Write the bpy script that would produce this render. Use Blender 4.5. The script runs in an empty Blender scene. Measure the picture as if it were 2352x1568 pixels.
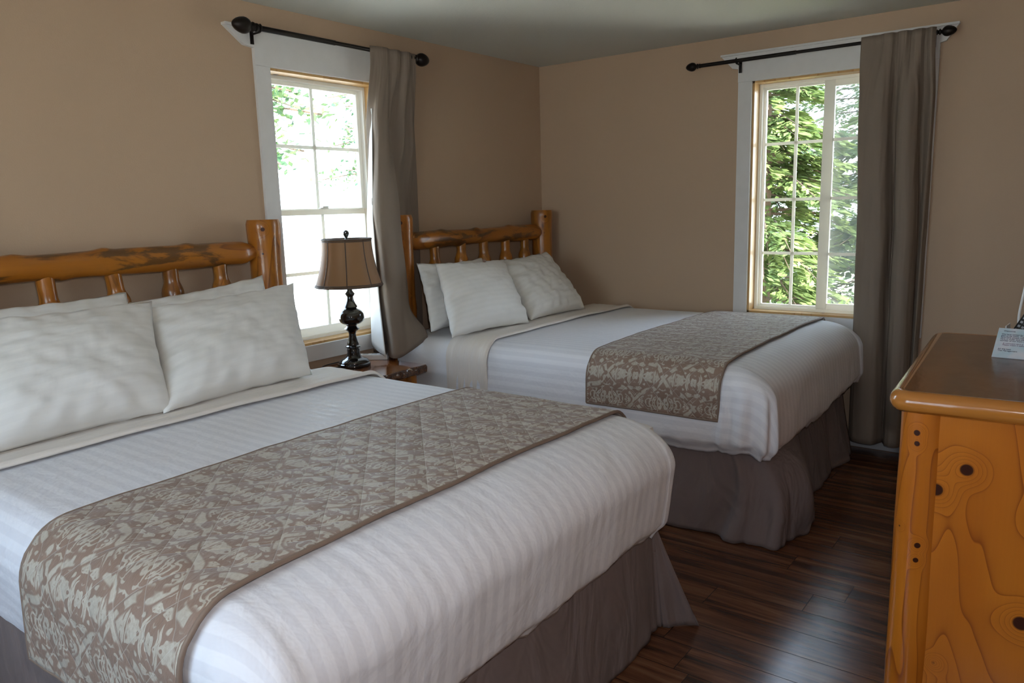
import bpy, bmesh, math, random
from math import sin, cos, pi, sqrt, exp
from mathutils import Vector, Matrix, noise
rnd = random.Random(7)
SC = bpy.context.scene
COL = SC.collection

# ------------------------------------------------------------------ camera
cam_d = bpy.data.cameras.new('camera'); cam = bpy.data.objects.new('camera', cam_d); COL.objects.link(cam)
cam_d.sensor_width = 36; cam_d.lens = 26.875; cam_d.clip_start = 0.02
CR = Vector((0.80097, 0.59810, -0.026736)); CU = Vector((-0.082338, 0.154278, 0.984591)); CF = Vector((-0.593012, 0.786428, -0.17282))
CP = Vector((3.25415, -4.72638, 1.45811))
cam.matrix_world = Matrix(((CR.x, CU.x, -CF.x, CP.x), (CR.y, CU.y, -CF.y, CP.y), (CR.z, CU.z, -CF.z, CP.z), (0, 0, 0, 1)))
SC.camera = cam
# ------------------------------------------------------------------ view, sky, sun, flash
SC.view_settings.view_transform = 'Standard'; SC.view_settings.look = 'None'
SC.view_settings.gamma = 1; SC.view_settings.use_curve_mapping = False
SC.view_settings.exposure = 1.1
world = bpy.data.worlds.new('sky'); SC.world = world; world.use_nodes = True
wn = world.node_tree; wn.nodes.clear()
sky = wn.nodes.new('ShaderNodeTexSky'); sky.sky_type = 'NISHITA'; sky.sun_disc = False
sky.sun_elevation = math.radians(48); sky.sun_rotation = math.radians(85); sky.dust_density = 3.0; sky.air_density = 1.0
SKY = 0.75
mx = wn.nodes.new('ShaderNodeMixRGB'); mx.inputs[0].default_value = 0.45
mx.inputs[2].default_value = (6.9, 8.3, 10.2, 1)
wn.links.new(sky.outputs[0], mx.inputs[1])
bgn = wn.nodes.new('ShaderNodeBackground'); bgn.inputs[1].default_value = SKY
wo = wn.nodes.new('ShaderNodeOutputWorld'); wn.links.new(mx.outputs[0], bgn.inputs[0]); wn.links.new(bgn.outputs[0], wo.inputs[0])

def lamp(name, typ, loc, energy, color=(1, 1, 1), direction=(0, 0, -1), **kw):
    d = bpy.data.lights.new(name, typ); d.energy = energy; d.color = color
    for k, v in kw.items(): setattr(d, k, v)
    o = bpy.data.objects.new(name, d); COL.objects.link(o); o.location = loc
    o.rotation_euler = Vector(direction).to_track_quat('-Z', 'Y').to_euler()
    return o
SUND = Vector((0.80, 0.176, 0.60)).normalized()
lamp('sun', 'SUN', (8, 2, 9), 14.0, (1.0, 0.95, 0.86), -SUND, angle=0.009)
# camera flash, a little above and right of the lens
lamp('camera_flash', 'AREA', CP + CR * 0.06 + CU * 0.12 + CF * 0.04, 6.0, (0.97, 0.95, 0.99), CF, shape='RECTANGLE', size=0.05, size_y=0.03)
def portal(loc, d, sx, sy):
    o = lamp('window_portal', 'AREA', loc, 1.0, direction=d, shape='RECTANGLE', size=sx, size_y=sy); o.data.cycles.is_portal = True
portal((-0.175, -1.96, 1.46), (1, 0, 0), 0.72, 1.39)
portal((2.01, 0.175, 1.46), (0, -1, 0), 0.91, 1.40)
portal((1.9, -5.775, 1.46), (0, 1, 0), 1.6, 1.4)

# ------------------------------------------------------------------ node helpers
class NT:
    def __init__(s, mat): s.t = mat.node_tree
    def n(s, typ, ins=None, **props):
        nd = s.t.nodes.new('ShaderNode' + typ)
        for k, v in props.items(): setattr(nd, k, v)
        for k, v in (ins or {}).items():
            if isinstance(v, bpy.types.NodeSocket): s.t.links.new(v, nd.inputs[k])
            else: nd.inputs[k].default_value = v
        return nd
    def m(s, op, a, b=0.0, c=0.0, clamp=False):
        return s.n('Math', {0: a, 1: b, 2: c}, operation=op, use_clamp=clamp).outputs[0]
    def mix(s, f, a, b, bt='MIX'):
        nd = s.n('MixRGB', {0: f, 1: c4(a), 2: c4(b)}, blend_type=bt); return nd.outputs[0]
    def step(s, v, lo, hi):
        return s.n('MapRange', {0: v, 1: lo, 2: hi, 3: 0.0, 4: 1.0}, interpolation_type='SMOOTHSTEP').outputs[0]
    def ramp(s, v, pts):
        nd = s.n('ValToRGB', {0: v}); cr = nd.color_ramp
        while len(cr.elements) > 1: cr.elements.remove(cr.elements[-1])
        cr.elements[0].position = pts[0][0]; cr.elements[0].color = c4(pts[0][1])
        for p, c in pts[1:]:
            e = cr.elements.new(p); e.color = c4(c)
        return nd.outputs[0]
    def noise(s, vec, scale, detail=3, rough=0.5, dist=0.0):
        return s.n('TexNoise', {'Vector': vec, 'Scale': scale, 'Detail': detail, 'Roughness': rough, 'Distortion': dist}).outputs[0]
    def scale(s, vec, sc, loc=(0, 0, 0)):
        return s.n('Mapping', {'Vector': vec, 'Scale': sc, 'Location': loc}).outputs[0]
    def bump(s, h, dist=0.01, strength=0.5, normal=None):
        i = {'Height': h, 'Distance': dist, 'Strength': strength}
        if normal: i['Normal'] = normal
        return s.n('Bump', i).outputs[0]
def c4(c):
    if isinstance(c, bpy.types.NodeSocket): return c
    return (*c, 1) if len(c) == 3 else c
def mat(name, color=(.5, .5, .5), rough=0.5, build=None, **extra):
    m = bpy.data.materials.new(name); m.use_nodes = True; nt = NT(m)
    b = m.node_tree.nodes['Principled BSDF']
    b.inputs['Base Color'].default_value = c4(color); b.inputs['Roughness'].default_value = rough
    for k, v in extra.items(): b.inputs[k.replace('_', ' ')].default_value = v
    if build:
        r = build(nt) or {}
        for k, v in r.items():
            if isinstance(v, bpy.types.NodeSocket): m.node_tree.links.new(v, b.inputs[k])
            else: b.inputs[k].default_value = v
    return m
def objco(nt): return nt.n('TexCoord').outputs['Object']
def uvco(nt): return nt.n('TexCoord').outputs['UV']

# ------------------------------------------------------------------ materials
def f_wall(nt):
    o = objco(nt); n = nt.noise(o, 160, 3); n2 = nt.noise(o, 1.2, 2)
    return {'Base Color': nt.mix(nt.step(n2, .3, .7), (.52, .378, .260), (.54, .392, .270)), 'Normal': nt.bump(n, .002, .25)}
M_WALL = mat('beige_wall_paint', rough=0.55, build=f_wall, Specular_IOR_Level=.3)
def f_ceil(nt):
    o = objco(nt); n = nt.noise(o, 90, 4, .6)
    return {'Normal': nt.bump(n, .004, .3)}
M_CEIL = mat('ceiling_paint', (.62, .62, .56), .8, f_ceil)
def f_white(nt):
    o = objco(nt); n = nt.noise(nt.scale(o, (6, 6, 6)), 3, 3)
    return {'Base Color': nt.mix(n, (.70, .69, .67), (.77, .76, .75)), 'Normal': nt.bump(nt.noise(o, 60, 2), .001, .15)}
M_TRIM = mat('white_trim_paint', rough=.45, build=f_white)
def mat_vinyl():
    m = bpy.data.materials.new('white_window_vinyl'); m.use_nodes = True; nt = NT(m); t = m.node_tree
    b = t.nodes['Principled BSDF']; b.inputs['Base Color'].default_value = (.84, .82, .76, 1); b.inputs['Roughness'].default_value = .35
    tr = nt.n('BsdfTranslucent', {0: (.84, .82, .74, 1)}); mxs = nt.n('MixShader', {0: .30, 1: b.outputs[0], 2: tr.outputs[0]})
    t.links.new(mxs.outputs[0], t.nodes['Material Output'].inputs[0]); return m
M_VINYL = mat_vinyl()
M_BASEB = mat('grey_white_baseboard_paint', (.42, .43, .44), .5)
def f_floor(nt):
    o = objco(nt)
    sx = nt.n('SeparateXYZ', {0: o}); x, y = sx.outputs[0], sx.outputs[1]
    row = nt.m('FLOOR', nt.m('DIVIDE', nt.m('ADD', y, 2.378), .145))
    wn_ = nt.n('TexWhiteNoise', {'W': row}, noise_dimensions='1D').outputs[0]
    xs = nt.m('DIVIDE', nt.m('ADD', x, nt.m('MULTIPLY', wn_, 1.2)), 1.2)
    colid = nt.m('FLOOR', xs)
    pid = nt.n('TexWhiteNoise', {'Vector': nt.n('CombineXYZ', {0: row, 1: colid}).outputs[0]}, noise_dimensions='2D').outputs[0]
    fy = nt.m('FRACT', nt.m('DIVIDE', nt.m('ADD', y, 2.378), .145)); fx = nt.m('FRACT', xs)
    gy = nt.m('MINIMUM', fy, nt.m('SUBTRACT', 1.0, fy)); gx = nt.m('MULTIPLY', nt.m('MINIMUM', fx, nt.m('SUBTRACT', 1.0, fx)), 9.6)
    gap = nt.step(nt.m('MINIMUM', gy, gx), .004, .014)
    sh = nt.n('CombineXYZ', {0: nt.m('ADD', x, nt.m('MULTIPLY', pid, 7.0)), 1: y, 2: pid}).outputs[0]
    g1 = nt.noise(nt.scale(sh, (1.1, 15, 3)), 1.5, 5, .62, .5)
    g2 = nt.noise(nt.scale(sh, (5, 160, 3)), 1.0, 3, .6)
    c = nt.ramp(g1, [(.30, (.016, .008, .005)), (.43, (.11, .043, .021)), (.55, (.21, .085, .038)), (.68, (.30, .145, .07))])
    c = nt.mix(nt.m('MULTIPLY', g2, .35), c, (.04, .018, .010))
    c = nt.mix(nt.m('MULTIPLY', pid, .45), c, (.05, .022, .014))
    c = nt.mix(gap, (.012, .006, .004), c)
    return {'Base Color': c, 'Roughness': nt.n('MapRange', {0: g2, 1: 0., 2: 1., 3: .16, 4: .27}).outputs[0],
            'Normal': nt.bump(nt.m('ADD', gap, nt.m('MULTIPLY', g2, .10)), .0015, .35)}
M_FLOOR = mat('reddish_brown_plank_floor', build=f_floor, Specular_IOR_Level=.5)

def wood(name, axis, tone, stain=0.0, knots=(), rings=6.0, rough=.28, coat=.2, stretch=.12, seed=0.0, dark=1.0, rndobj=True):
    """varnished pine: contour rings of a noise field stretched along the grain, real knots at given points"""
    def f(nt):
        o = objco(nt)
        if rndobj:
            r = nt.n('ObjectInfo').outputs['Random']
            off = nt.n('CombineXYZ', {0: nt.m('MULTIPLY', r, 7.3), 1: nt.m('MULTIPLY', r, 5.1), 2: nt.m('MULTIPLY', r, 3.7)}).outputs[0]
            ow = nt.n('VectorMath', {0: o, 1: off}, operation='ADD').outputs[0]
        else: ow = o
        sc = [1.0, 1.0, 1.0]; sc['xyz'.index(axis)] = stretch
        p = nt.scale(ow, tuple(sc), (seed, seed * .7, seed * .3))
        fld = nt.noise(p, 3.2, 2, .45, .25)
        kn = None
        for (kx, ky, kz, kr) in knots:
            d = nt.n('VectorMath', {0: nt.n('VectorMath', {0: o, 1: (kx, ky, kz)}, operation='SUBTRACT').outputs[0]}, operation='LENGTH').outputs['Value']
            e = nt.m('POWER', 2.718, nt.m('MULTIPLY', nt.m('POWER', nt.m('DIVIDE', d, kr * 2.1), 2.0), -1.0))
            fld = nt.m('ADD', fld, nt.m('MULTIPLY', e, .34))
            k = nt.step(d, kr * 1.05, kr * .8)
            kn = k if kn is None else nt.m('MAXIMUM', kn, k)
        ph = nt.m('FRACT', nt.m('MULTIPLY', fld, rings * 2.2))
        late = nt.m('ADD', nt.m('MULTIPLY', nt.m('POWER', ph, 14.0), 1.1), nt.m('MULTIPLY', ph, .22))
        late = nt.m('MULTIPLY', late, nt.step(ph, 1.0, .97))
        fine = nt.noise(nt.scale(ow, tuple(1 if s != 1.0 else 30 for s in sc)), 5, 3, .6)
        a, b_, dk = [tuple(v * dark for v in t) for t in tone]
        c = nt.mix(nt.step(nt.noise(p, 5, 3), .3, .7), a, b_)
        c = nt.mix(nt.m('MULTIPLY', late, .85), c, dk)
        c = nt.mix(nt.m('MULTIPLY', fine, .18), c, dk)
        if stain:
            st = nt.noise(nt.scale(ow, tuple(.35 if s != 1.0 else 1.3 for s in sc), (seed + 3, 1, 2)), 9, 5, .65, .5)
            c = nt.mix(nt.m('MULTIPLY', nt.step(st, .475, .57), stain * .85), c, (.055, .032, .014))
        sp = nt.step(nt.noise(nt.scale(ow, tuple(.6 if s != 1.0 else 1.0 for s in sc)), 14, 0), .20, .14)
        c = nt.mix(nt.m('MULTIPLY', sp, .8), c, (.06, .018, .006))
        if kn is not None: c = nt.mix(kn, c, (.045, .010, .004))
        bp = nt.noise(nt.scale(ow, tuple(.5 if s != 1.0 else 1.4 for s in sc)), 16, 3)
        return {'Base Color': c, 'Normal': nt.bump(bp, .006, .3)}
    return mat(name, rough=rough, build=f, Coat_Weight=coat, Coat_Roughness=.08)
LOG = ((.50, .190, .022), (.38, .125, .012), (.15, .040, .005))
DRS = ((.64, .205, .017), (.53, .150, .011), (.24, .050, .005))
M_LOGZ = wood('varnished_log_upright', 'z', LOG, .5)
M_POST = wood('varnished_log_post', 'z', LOG, .35, ((.060, -.046, 1.388, .011), (.055, -.052, 1.275, .006), (.066, -.035, .98, .008)))
M_LOGY = wood('varnished_log_rail', 'y', LOG, .9, rings=4)
M_NS = wood('varnished_slab_top', 'y', ((.33, .115, .030), (.26, .08, .02), (.13, .035, .01)), .15, rough=.12, coat=.9)
def f_bark(nt):
    o = objco(nt); n = nt.noise(o, 45, 4, .7); n2 = nt.noise(nt.scale(o, (1, 1, 2.5)), 26, 2)
    c = nt.mix(nt.step(n, .35, .65), (.05, .018, .007), (.20, .075, .02))
    c = nt.mix(nt.step(n2, .64, .70), c, (.55, .50, .42))
    return {'Base Color': c, 'Normal': nt.bump(n, .02, .9)}
M_BARK = mat('live_bark_edge', rough=.3, build=f_bark, Coat_Weight=.6)

def f_fabric_white(stripe):
    def f(nt):
        uv = uvco(nt); sx = nt.n('SeparateXYZ', {0: uv}); o = objco(nt)
        w = nt.noise(nt.scale(o, (1, 1, 1)), 5, 4, .55, .4)
        w2 = nt.noise(o, 22, 3, .6, .3)
        out = {}
        if stripe:
            s = nt.m('SINE', nt.m('MULTIPLY', sx.outputs[0], 2 * pi / .044))
            b = nt.step(s, -.25, .25)
            out['Base Color'] = nt.mix(b, (.735, .735, .775), (.80, .80, .835))
            out['Roughness'] = nt.n('MapRange', {0: b, 3: .58, 4: .78}).outputs[0]
        h = nt.m('ADD', nt.m('MULTIPLY', w, 1.0), nt.m('MULTIPLY', w2, .22))
        out['Normal'] = nt.bump(h, .03, .34)
        return out
    return f
M_DUVET = mat('white_striped_sateen', (.8, .8, .82), .6, f_fabric_white(True), Sheen_Weight=.15)
M_SHEET = mat('white_cotton_sheet', (.80, .79, .80), .7, f_fabric_white(False), Sheen_Weight=.15)
def f_cuff(nt):
    uv = uvco(nt); sx = nt.n('SeparateXYZ', {0: uv})
    n = nt.noise(nt.scale(uv, (2, 40, 1)), 1.5, 3)
    return {'Normal': nt.bump(n, .02, .35)}
M_CUFF = mat('ivory_turned_down_sheet', (.78, .71, .64), .65, f_cuff, Sheen_Weight=.1)
def f_pillow(nt):
    uv = uvco(nt); o = objco(nt)
    a = nt.noise(nt.scale(o, (1.3, 3.2, 1)), 2.4, 3, .5, .3)
    s = nt.m('SINE', nt.m('MULTIPLY', nt.n('SeparateXYZ', {0: uv}).outputs[1], 2 * pi / .03))
    return {'Base Color': nt.mix(nt.step(s, -.3, .3), (.775, .755, .715), (.795, .775, .735)), 'Normal': nt.bump(a, .05, .28)}
M_PILLOW = mat('white_pillowcase', (.8, .8, .78), .75, f_pillow, Sheen_Weight=.1)

def f_runner(nt):
    uv = uvco(nt); wv = nt.n('TexNoise', {'Vector': uv, 'Scale': 14.0, 'Detail': 2.0}).outputs['Color']
    wob = nt.n('VectorMath', {0: wv, 1: (.5, .5, .5)}, operation='SUBTRACT').outputs[0]
    wob = nt.n('VectorMath', {0: wob, 3: .018}, operation='SCALE').outputs[0]
    p = nt.n('VectorMath', {0: uv, 1: wob}, operation='ADD').outputs[0]
    sx = nt.n('SeparateXYZ', {0: p}); u, v = sx.outputs[0], sx.outputs[1]
    A, B = .105, .14
    pu = nt.m('PINGPONG', u, A); pv = nt.m('PINGPONG', v, B)
    a = nt.m('DIVIDE', pu, A); b = nt.m('DIVIDE', pv, B)
    lat = nt.m('ABSOLUTE', nt.m('SUBTRACT', nt.m('ADD', a, nt.m('ADD', b, nt.m('MULTIPLY', nt.m('SINE', nt.m('MULTIPLY', b, 2 * pi)), .13))), 1.0))
    brk = nt.noise(p, 30, 1)
    bar = nt.m('MULTIPLY', nt.step(lat, .13, .08), nt.step(brk, .46, .52))
    mir = nt.n('CombineXYZ', {0: pu, 1: pv, 2: nt.m('MULTIPLY', nt.step(nt.m('ADD', a, b), .98, 1.02), .5)}).outputs[0]
    n1 = nt.n('TexNoise', {'Vector': mir, 'Scale': 27.0, 'Detail': 1.5, 'Distortion': 1.0}).outputs[0]
    scroll = nt.step(nt.m('ABSOLUTE', nt.m('SUBTRACT', n1, .50)), .055, .035)
    vo = nt.n('TexVoronoi', {'Vector': mir, 'Scale': 38.0}).outputs['Distance']
    blob = nt.m('MULTIPLY', nt.step(vo, .36, .26), nt.step(n1, .44, .50))
    far = nt.step(lat, .14, .24)
    fl = nt.m('MULTIPLY', nt.m('MAXIMUM', scroll, blob), far)
    pat = nt.m('MAXIMUM', bar, fl)
    wear = nt.noise(uv, 90, 3, .7)
    pat = nt.m('MULTIPLY', pat, nt.n('MapRange', {0: wear, 1: .3, 2: .6, 3: .6, 4: 1.}).outputs[0])
    col = nt.mix(pat, (.245, .160, .115), (.47, .425, .345))
    s0 = nt.n('SeparateXYZ', {0: uv}); U, V = s0.outputs[0], s0.outputs[1]
    d1 = nt.m('PINGPONG', nt.m('ADD', U, V), .055); d2 = nt.m('PINGPONG', nt.m('SUBTRACT', U, V), .055)
    puff = nt.m('MULTIPLY', nt.m('POWER', nt.m('DIVIDE', d1, .055), .5), nt.m('POWER', nt.m('DIVIDE', d2, .055), .5))
    st = nt.m('MAXIMUM', nt.step(d1, .0016, .0008), nt.step(d2, .0016, .0008))
    col = nt.mix(nt.m('MULTIPLY', st, .35), col, (.60, .58, .52))
    h = nt.m('ADD', nt.m('MULTIPLY', puff, 1.0), nt.m('MULTIPLY', nt.noise(nt.scale(uv, (1, 2, 1)), 55, 3, .6), .35))
    return {'Base Color': col, 'Normal': nt.bump(h, .008, .7)}
M_RUN = mat('quilted_damask', rough=.62, build=f_runner, Sheen_Weight=.2)
M_BIND = mat('taupe_runner_binding', (.22, .155, .115), .7)
def f_skirt(nt):
    o = objco(nt); n = nt.noise(nt.scale(o, (1, 1, .5)), 5.5, 3, .5, .8)
    return {'Normal': nt.bump(n, .06, .6)}
M_SKIRT = mat('taupe_bed_skirt', (.20, .155, .145), .85, f_skirt, Sheen_Weight=.05)
def mat_curtain(name, col):
    m = bpy.data.materials.new(name); m.use_nodes = True; nt = NT(m); t = m.node_tree
    b = t.nodes['Principled BSDF']; out = t.nodes['Material Output']
    o = objco(nt); w = nt.noise(nt.scale(o, (1, 1, .25)), 12, 3); fz = nt.noise(o, 400, 1)
    t.links.new(nt.mix(nt.m('MULTIPLY', fz, .3), col, tuple(c * .8 for c in col)), b.inputs['Base Color'])
    b.inputs['Roughness'].default_value = .8
    t.links.new(nt.bump(w, .01, .2), b.inputs['Normal'])
    tr = nt.n('BsdfTranslucent', {0: c4(tuple(c * .75 for c in col))})
    mxs = nt.n('MixShader', {0: .10, 1: b.outputs[0], 2: tr.outputs[0]})
    t.links.new(mxs.outputs[0], out.inputs[0]); return m
M_CURT = mat_curtain('taupe_curtain_cloth', (.275, .215, .165))
M_LINING = mat('white_curtain_lining', (.72, .70, .66), .8)
M_IRON = mat('dark_bronze_metal', (.018, .014, .012), .38, Metallic=.6)
M_LAMPB = mat('glossy_dark_bronze', (.010, .008, .007), .10, Coat_Weight=.8)
def mat_shade(name, col, tl):
    m = bpy.data.materials.new(name); m.use_nodes = True; nt = NT(m); t = m.node_tree
    b = t.nodes['Principled BSDF']; out = t.nodes['Material Output']
    b.inputs['Base Color'].default_value = c4(col); b.inputs['Roughness'].default_value = .55; b.inputs['Sheen Weight'].default_value = .3
    n = nt.noise(nt.scale(objco(nt), (1, 1, .05)), 160, 2); t.links.new(nt.bump(n, .001, .3), b.inputs['Normal'])
    tr = nt.n('BsdfTranslucent', {0: c4(tl)}); mxs = nt.n('MixShader', {0: .40, 1: b.outputs[0], 2: tr.outputs[0]})
    t.links.new(mxs.outputs[0], out.inputs[0]); return m
M_SHADE = mat_shade('tan_satin_shade', (.42, .245, .115), (.60, .34, .13))
M_SHTRIM = mat('brown_shade_piping', (.105, .065, .040), .6)
M_SHIN = mat('cream_shade_lining', (.70, .66, .56), .8)
M_PLAST = mat('white_plastic', (.78, .78, .77), .3)
M_BLACK = mat('black_rubber', (.012, .012, .012), .4)
M_CARD = mat('pale_blue_card', (.62, .70, .76), .5)
def f_card(nt):
    o = objco(nt); n = nt.noise(o, 14, 2)
    return {'Base Color': nt.mix(nt.step(n, .35, .65), (.50, .66, .74), (.72, .72, .78))}
M_CARD = mat('pale_blue_card', rough=.5, build=f_card)
M_INK = mat('dark_blue_ink', (.03, .03, .09), .6)
M_INKR = mat('purple_ink', (.22, .08, .2), .6)
M_KEY = mat('grey_button', (.35, .36, .38), .4)
M_PINEJ = wood('natural_pine_jamb', 'z', ((.66, .42, .17), (.62, .38, .14), (.45, .22, .06)), 0, rings=3, rough=.4, coat=.2)
def mat_glass():
    m = bpy.data.materials.new('window_glass'); m.use_nodes = True; nt = NT(m); t = m.node_tree; t.nodes.clear()
    tr = nt.n('BsdfTransparent', {0: (.95, .97, .96, 1)}); gl = nt.n('BsdfGlossy', {'Roughness': 0.0, 'Color': (1, 1, 1, 1)})
    fr = nt.n('Fresnel', {0: 1.3}); mxs = nt.n('MixShader', {0: fr.outputs[0], 1: tr.outputs[0], 2: gl.outputs[0]})
    out = nt.n('OutputMaterial', {0: mxs.outputs[0]}); return m
M_GLASS = mat_glass()
def mat_screen():
    m = bpy.data.materials.new('insect_screen_mesh'); m.use_nodes = True; nt = NT(m); t = m.node_tree; t.nodes.clear()
    tr = nt.n('BsdfTransparent', {0: (1, 1, 1, 1)}); df = nt.n('BsdfDiffuse', {0: (.30, .32, .33, 1)})
    mxs = nt.n('MixShader', {0: .30, 1: tr.outputs[0], 2: df.outputs[0]}); nt.n('OutputMaterial', {0: mxs.outputs[0]}); return m
M_SCREEN = mat_screen()
def mat_leaf(name, c1, c2, tl=.35):
    m = bpy.data.materials.new(name); m.use_nodes = True; nt = NT(m); t = m.node_tree
    b = t.nodes['Principled BSDF']; out = t.nodes['Material Output']; b.inputs['Roughness'].default_value = .6
    n = nt.noise(objco(nt), 3.0, 3); c = nt.mix(nt.step(n, .35, .65), c1, c2)
    t.links.new(c, b.inputs['Base Color']); tr = nt.n('BsdfTranslucent', {0: c})
    mxs = nt.n('MixShader', {0: tl, 1: b.outputs[0], 2: tr.outputs[0]}); t.links.new(mxs.outputs[0], out.inputs[0]); return m
M_CONIF = mat_leaf('conifer_needles', (.10, .155, .045), (.20, .265, .085))
M_CONIFD = mat_leaf('dark_conifer_needles', (.055, .105, .045), (.12, .18, .07))
M_FERN = mat_leaf('fern_green', (.20, .34, .06), (.34, .46, .11))
M_PALEL = mat_leaf('pale_green_leaves', (.03, .085, .04), (.09, .15, .04), .15)
M_TRUNK = mat('tree_bark', (.12, .085, .06), .9)
def f_ground(nt):
    o = objco(nt); n = nt.noise(o, 2.2, 5, .6); n2 = nt.noise(o, 18, 4, .7)
    c = nt.mix(nt.step(n, .42, .6), (.80, .77, .70), (.70, .65, .52)); c = nt.mix(nt.m('MULTIPLY', n2, .4), c, (.58, .55, .46))
    return {'Base Color': c, 'Normal': nt.bump(n2, .03, .5)}
M_GROUND = mat('pale_gravel_ground', rough=.9, build=f_ground)
M_EXT = mat('exterior_siding', (.35, .28, .2), .8)

# ------------------------------------------------------------------ mesh helpers
def mesh_obj(name, bm, m, parent=None, smooth=False, mats=None):
    me = bpy.data.meshes.new(name); bm.normal_update(); bm.to_mesh(me); bm.free()
    for mm in (mats or [m]): me.materials.append(mm)
    if smooth:
        for p in me.polygons: p.use_smooth = True
    o = bpy.data.objects.new(name, me); COL.objects.link(o)
    if parent: o.parent = parent
    return o
def box(bm, x0, x1, y0, y1, z0, z1, bev=0.0, M=None):
    t = bmesh.new()
    bmesh.ops.create_cube(t, size=1.0)
    for v in t.verts: v.co = Vector((x0 + (v.co.x + .5) * (x1 - x0), y0 + (v.co.y + .5) * (y1 - y0), z0 + (v.co.z + .5) * (z1 - z0)))
    if bev: bmesh.ops.bevel(t, geom=t.edges[:], offset=bev, segments=2, profile=.6, affect='EDGES')
    join(bm, t, M)
def join(bm, t, M=None):
    if M is not None: bmesh.ops.transform(t, matrix=M, verts=t.verts)
    me = bpy.data.meshes.new('tmp'); t.to_mesh(me); t.free(); bm.from_mesh(me); bpy.data.meshes.remove(me)
def quadmesh(bm, rows, close_u=False, cap=False, uvf=None):
    """rows of points -> faces"""
    vs = [[bm.verts.new(p) for p in r] for r in rows]; nu = len(rows[0])
    for i in range(len(rows) - 1):
        for j in range(nu if close_u else nu - 1):
            k = (j + 1) % nu
            try: bm.faces.new((vs[i][j], vs[i][k], vs[i + 1][k], vs[i + 1][j]))
            except ValueError: pass
    if cap:
        bm.faces.new(list(reversed(vs[0]))); bm.faces.new(vs[-1])
    return vs
def lathe(bm, prof, seg=40, M=None, cap=True):
    t = bmesh.new()
    quadmesh(t, [[(r * cos(2 * pi * k / seg), r * sin(2 * pi * k / seg), z) for k in range(seg)] for r, z in prof], True, cap)
    join(bm, t, M)
def tube(bm, pts, rad, seg=12, cap=True):
    pts = [Vector(p) for p in pts]; rows = []; up = Vector((0, 0, 1)); n = len(pts)
    T0 = (pts[1] - pts[0]).normalized(); a = T0.orthogonal().normalized()
    for i, p in enumerate(pts):
        T = (pts[min(i + 1, n - 1)] - pts[max(i - 1, 0)]).normalized()
        a = (a - T * a.dot(T)).normalized(); b = T.cross(a); r = rad[i] if isinstance(rad, (list, tuple)) else rad
        rows.append([p + (a * cos(2 * pi * k / seg) + b * sin(2 * pi * k / seg)) * r for k in range(seg)])
    quadmesh(bm, rows, True, cap)
def spline(ps, n):
    out = []; ps = [Vector(p) for p in ps]; P = [ps[0] * 2 - ps[1]] + ps + [ps[-1] * 2 - ps[-2]]
    for i in range(1, len(P) - 2):
        for k in range(n):
            t = k / n; a, b, c, d = P[i - 1], P[i], P[i + 1], P[i + 2]
            out.append(.5 * ((2 * b) + (c - a) * t + (2 * a - 5 * b + 4 * c - d) * t * t + (3 * b - a - 3 * c + d) * t ** 3))
    out.append(ps[-1]); return out
def logmesh(axis, L, prof, seg=28, wob=.05, seed=0, nrow=40, bumps=()):
    """a peeled log along an axis from 0 to L with an uneven hand-peeled surface"""
    bm = bmesh.new(); rows = []
    for i in range(nrow + 1):
        s = i / nrow * L; r0 = prof(s); row = []
        for k in range(seg):
            a = 2 * pi * k / seg
            r = r0 * (1 + wob * (noise.noise(Vector((cos(a) * 1.2, sin(a) * 1.2, s * 3.0 + seed * 11.3))) * 2))
            for (bs, ba, bh, bw) in bumps:
                da = (a - ba + pi) % (2 * pi) - pi
                r += bh * exp(-((s - bs) / bw) ** 2 - (da * r0 / bw) ** 2)
            c, d = r * cos(a), r * sin(a)
            row.append({'x': (s, c, d), 'y': (c, s, d), 'z': (c, d, s)}[axis])
        rows.append(row)
    quadmesh(bm, rows, True, True); bmesh.ops.recalc_face_normals(bm, faces=bm.faces[:]); return bm
def tag(o, label=None, cat=None, group=None, kind=None):
    if label: o['label'] = label
    if cat: o['category'] = cat
    if group: o['group'] = group
    if kind: o['kind'] = kind
    return o
def empty(name, loc=(0, 0, 0), rz=0.0):
    o = bpy.data.objects.new(name, None); COL.objects.link(o); o.location = loc; o.rotation_euler = (0, 0, rz); return o
def smooth_angle(o):
    for p in o.data.polygons: p.use_smooth = True
    o.data.set_sharp_from_angle(angle=math.radians(38))
def sm(x, a, b):
    t = max(0., min(1., (x - a) / (b - a))); return t * t * (3 - 2 * t)
def fbm(x, y, z=0.0): return noise.noise(Vector((x, y, z))) + .5 * noise.noise(Vector((2 * x + 7, 2 * y, 2 * z)))

# ------------------------------------------------------------------ room shell
H = 2.44; XR = 3.75; YB = -5.6; T = .16
bm = bmesh.new(); box(bm, -T, XR + T, YB - T, T, -.12, 0); tag(mesh_obj('floor', bm, M_FLOOR), kind='structure')
bm = bmesh.new(); box(bm, -T - .02, XR + T, YB - T, T + .02, H, H + .15); tag(mesh_obj('ceiling', bm, M_CEIL), kind='structure')
W1 = dict(a=-2.315, b=-1.60, z0=.768, z1=2.156)      # along y
W2 = dict(a=1.559, b=2.467, z0=.765, z1=2.165)       # along x
W3 = dict(a=1.1, b=2.7, z0=.76, z1=2.16)
def wall(name, axis, c0, c1, s0, s1, holes, z1=H, z0=0):
    bm = bmesh.new()
    def b(u0, u1, za, zb):
        if axis == 'x': box(bm, c0, c1, u0, u1, za, zb)
        else: box(bm, u0, u1, c0, c1, za, zb)
    u = s0
    for h in holes:
        b(u, h['a'], z0, z1); b(h['a'], h['b'], z0, h['z0']); b(h['a'], h['b'], h['z1'], z1); u = h['b']
    b(u, s1, z0, z1)
    tag(mesh_obj(name, bm, M_WALL), kind='structure')
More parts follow.
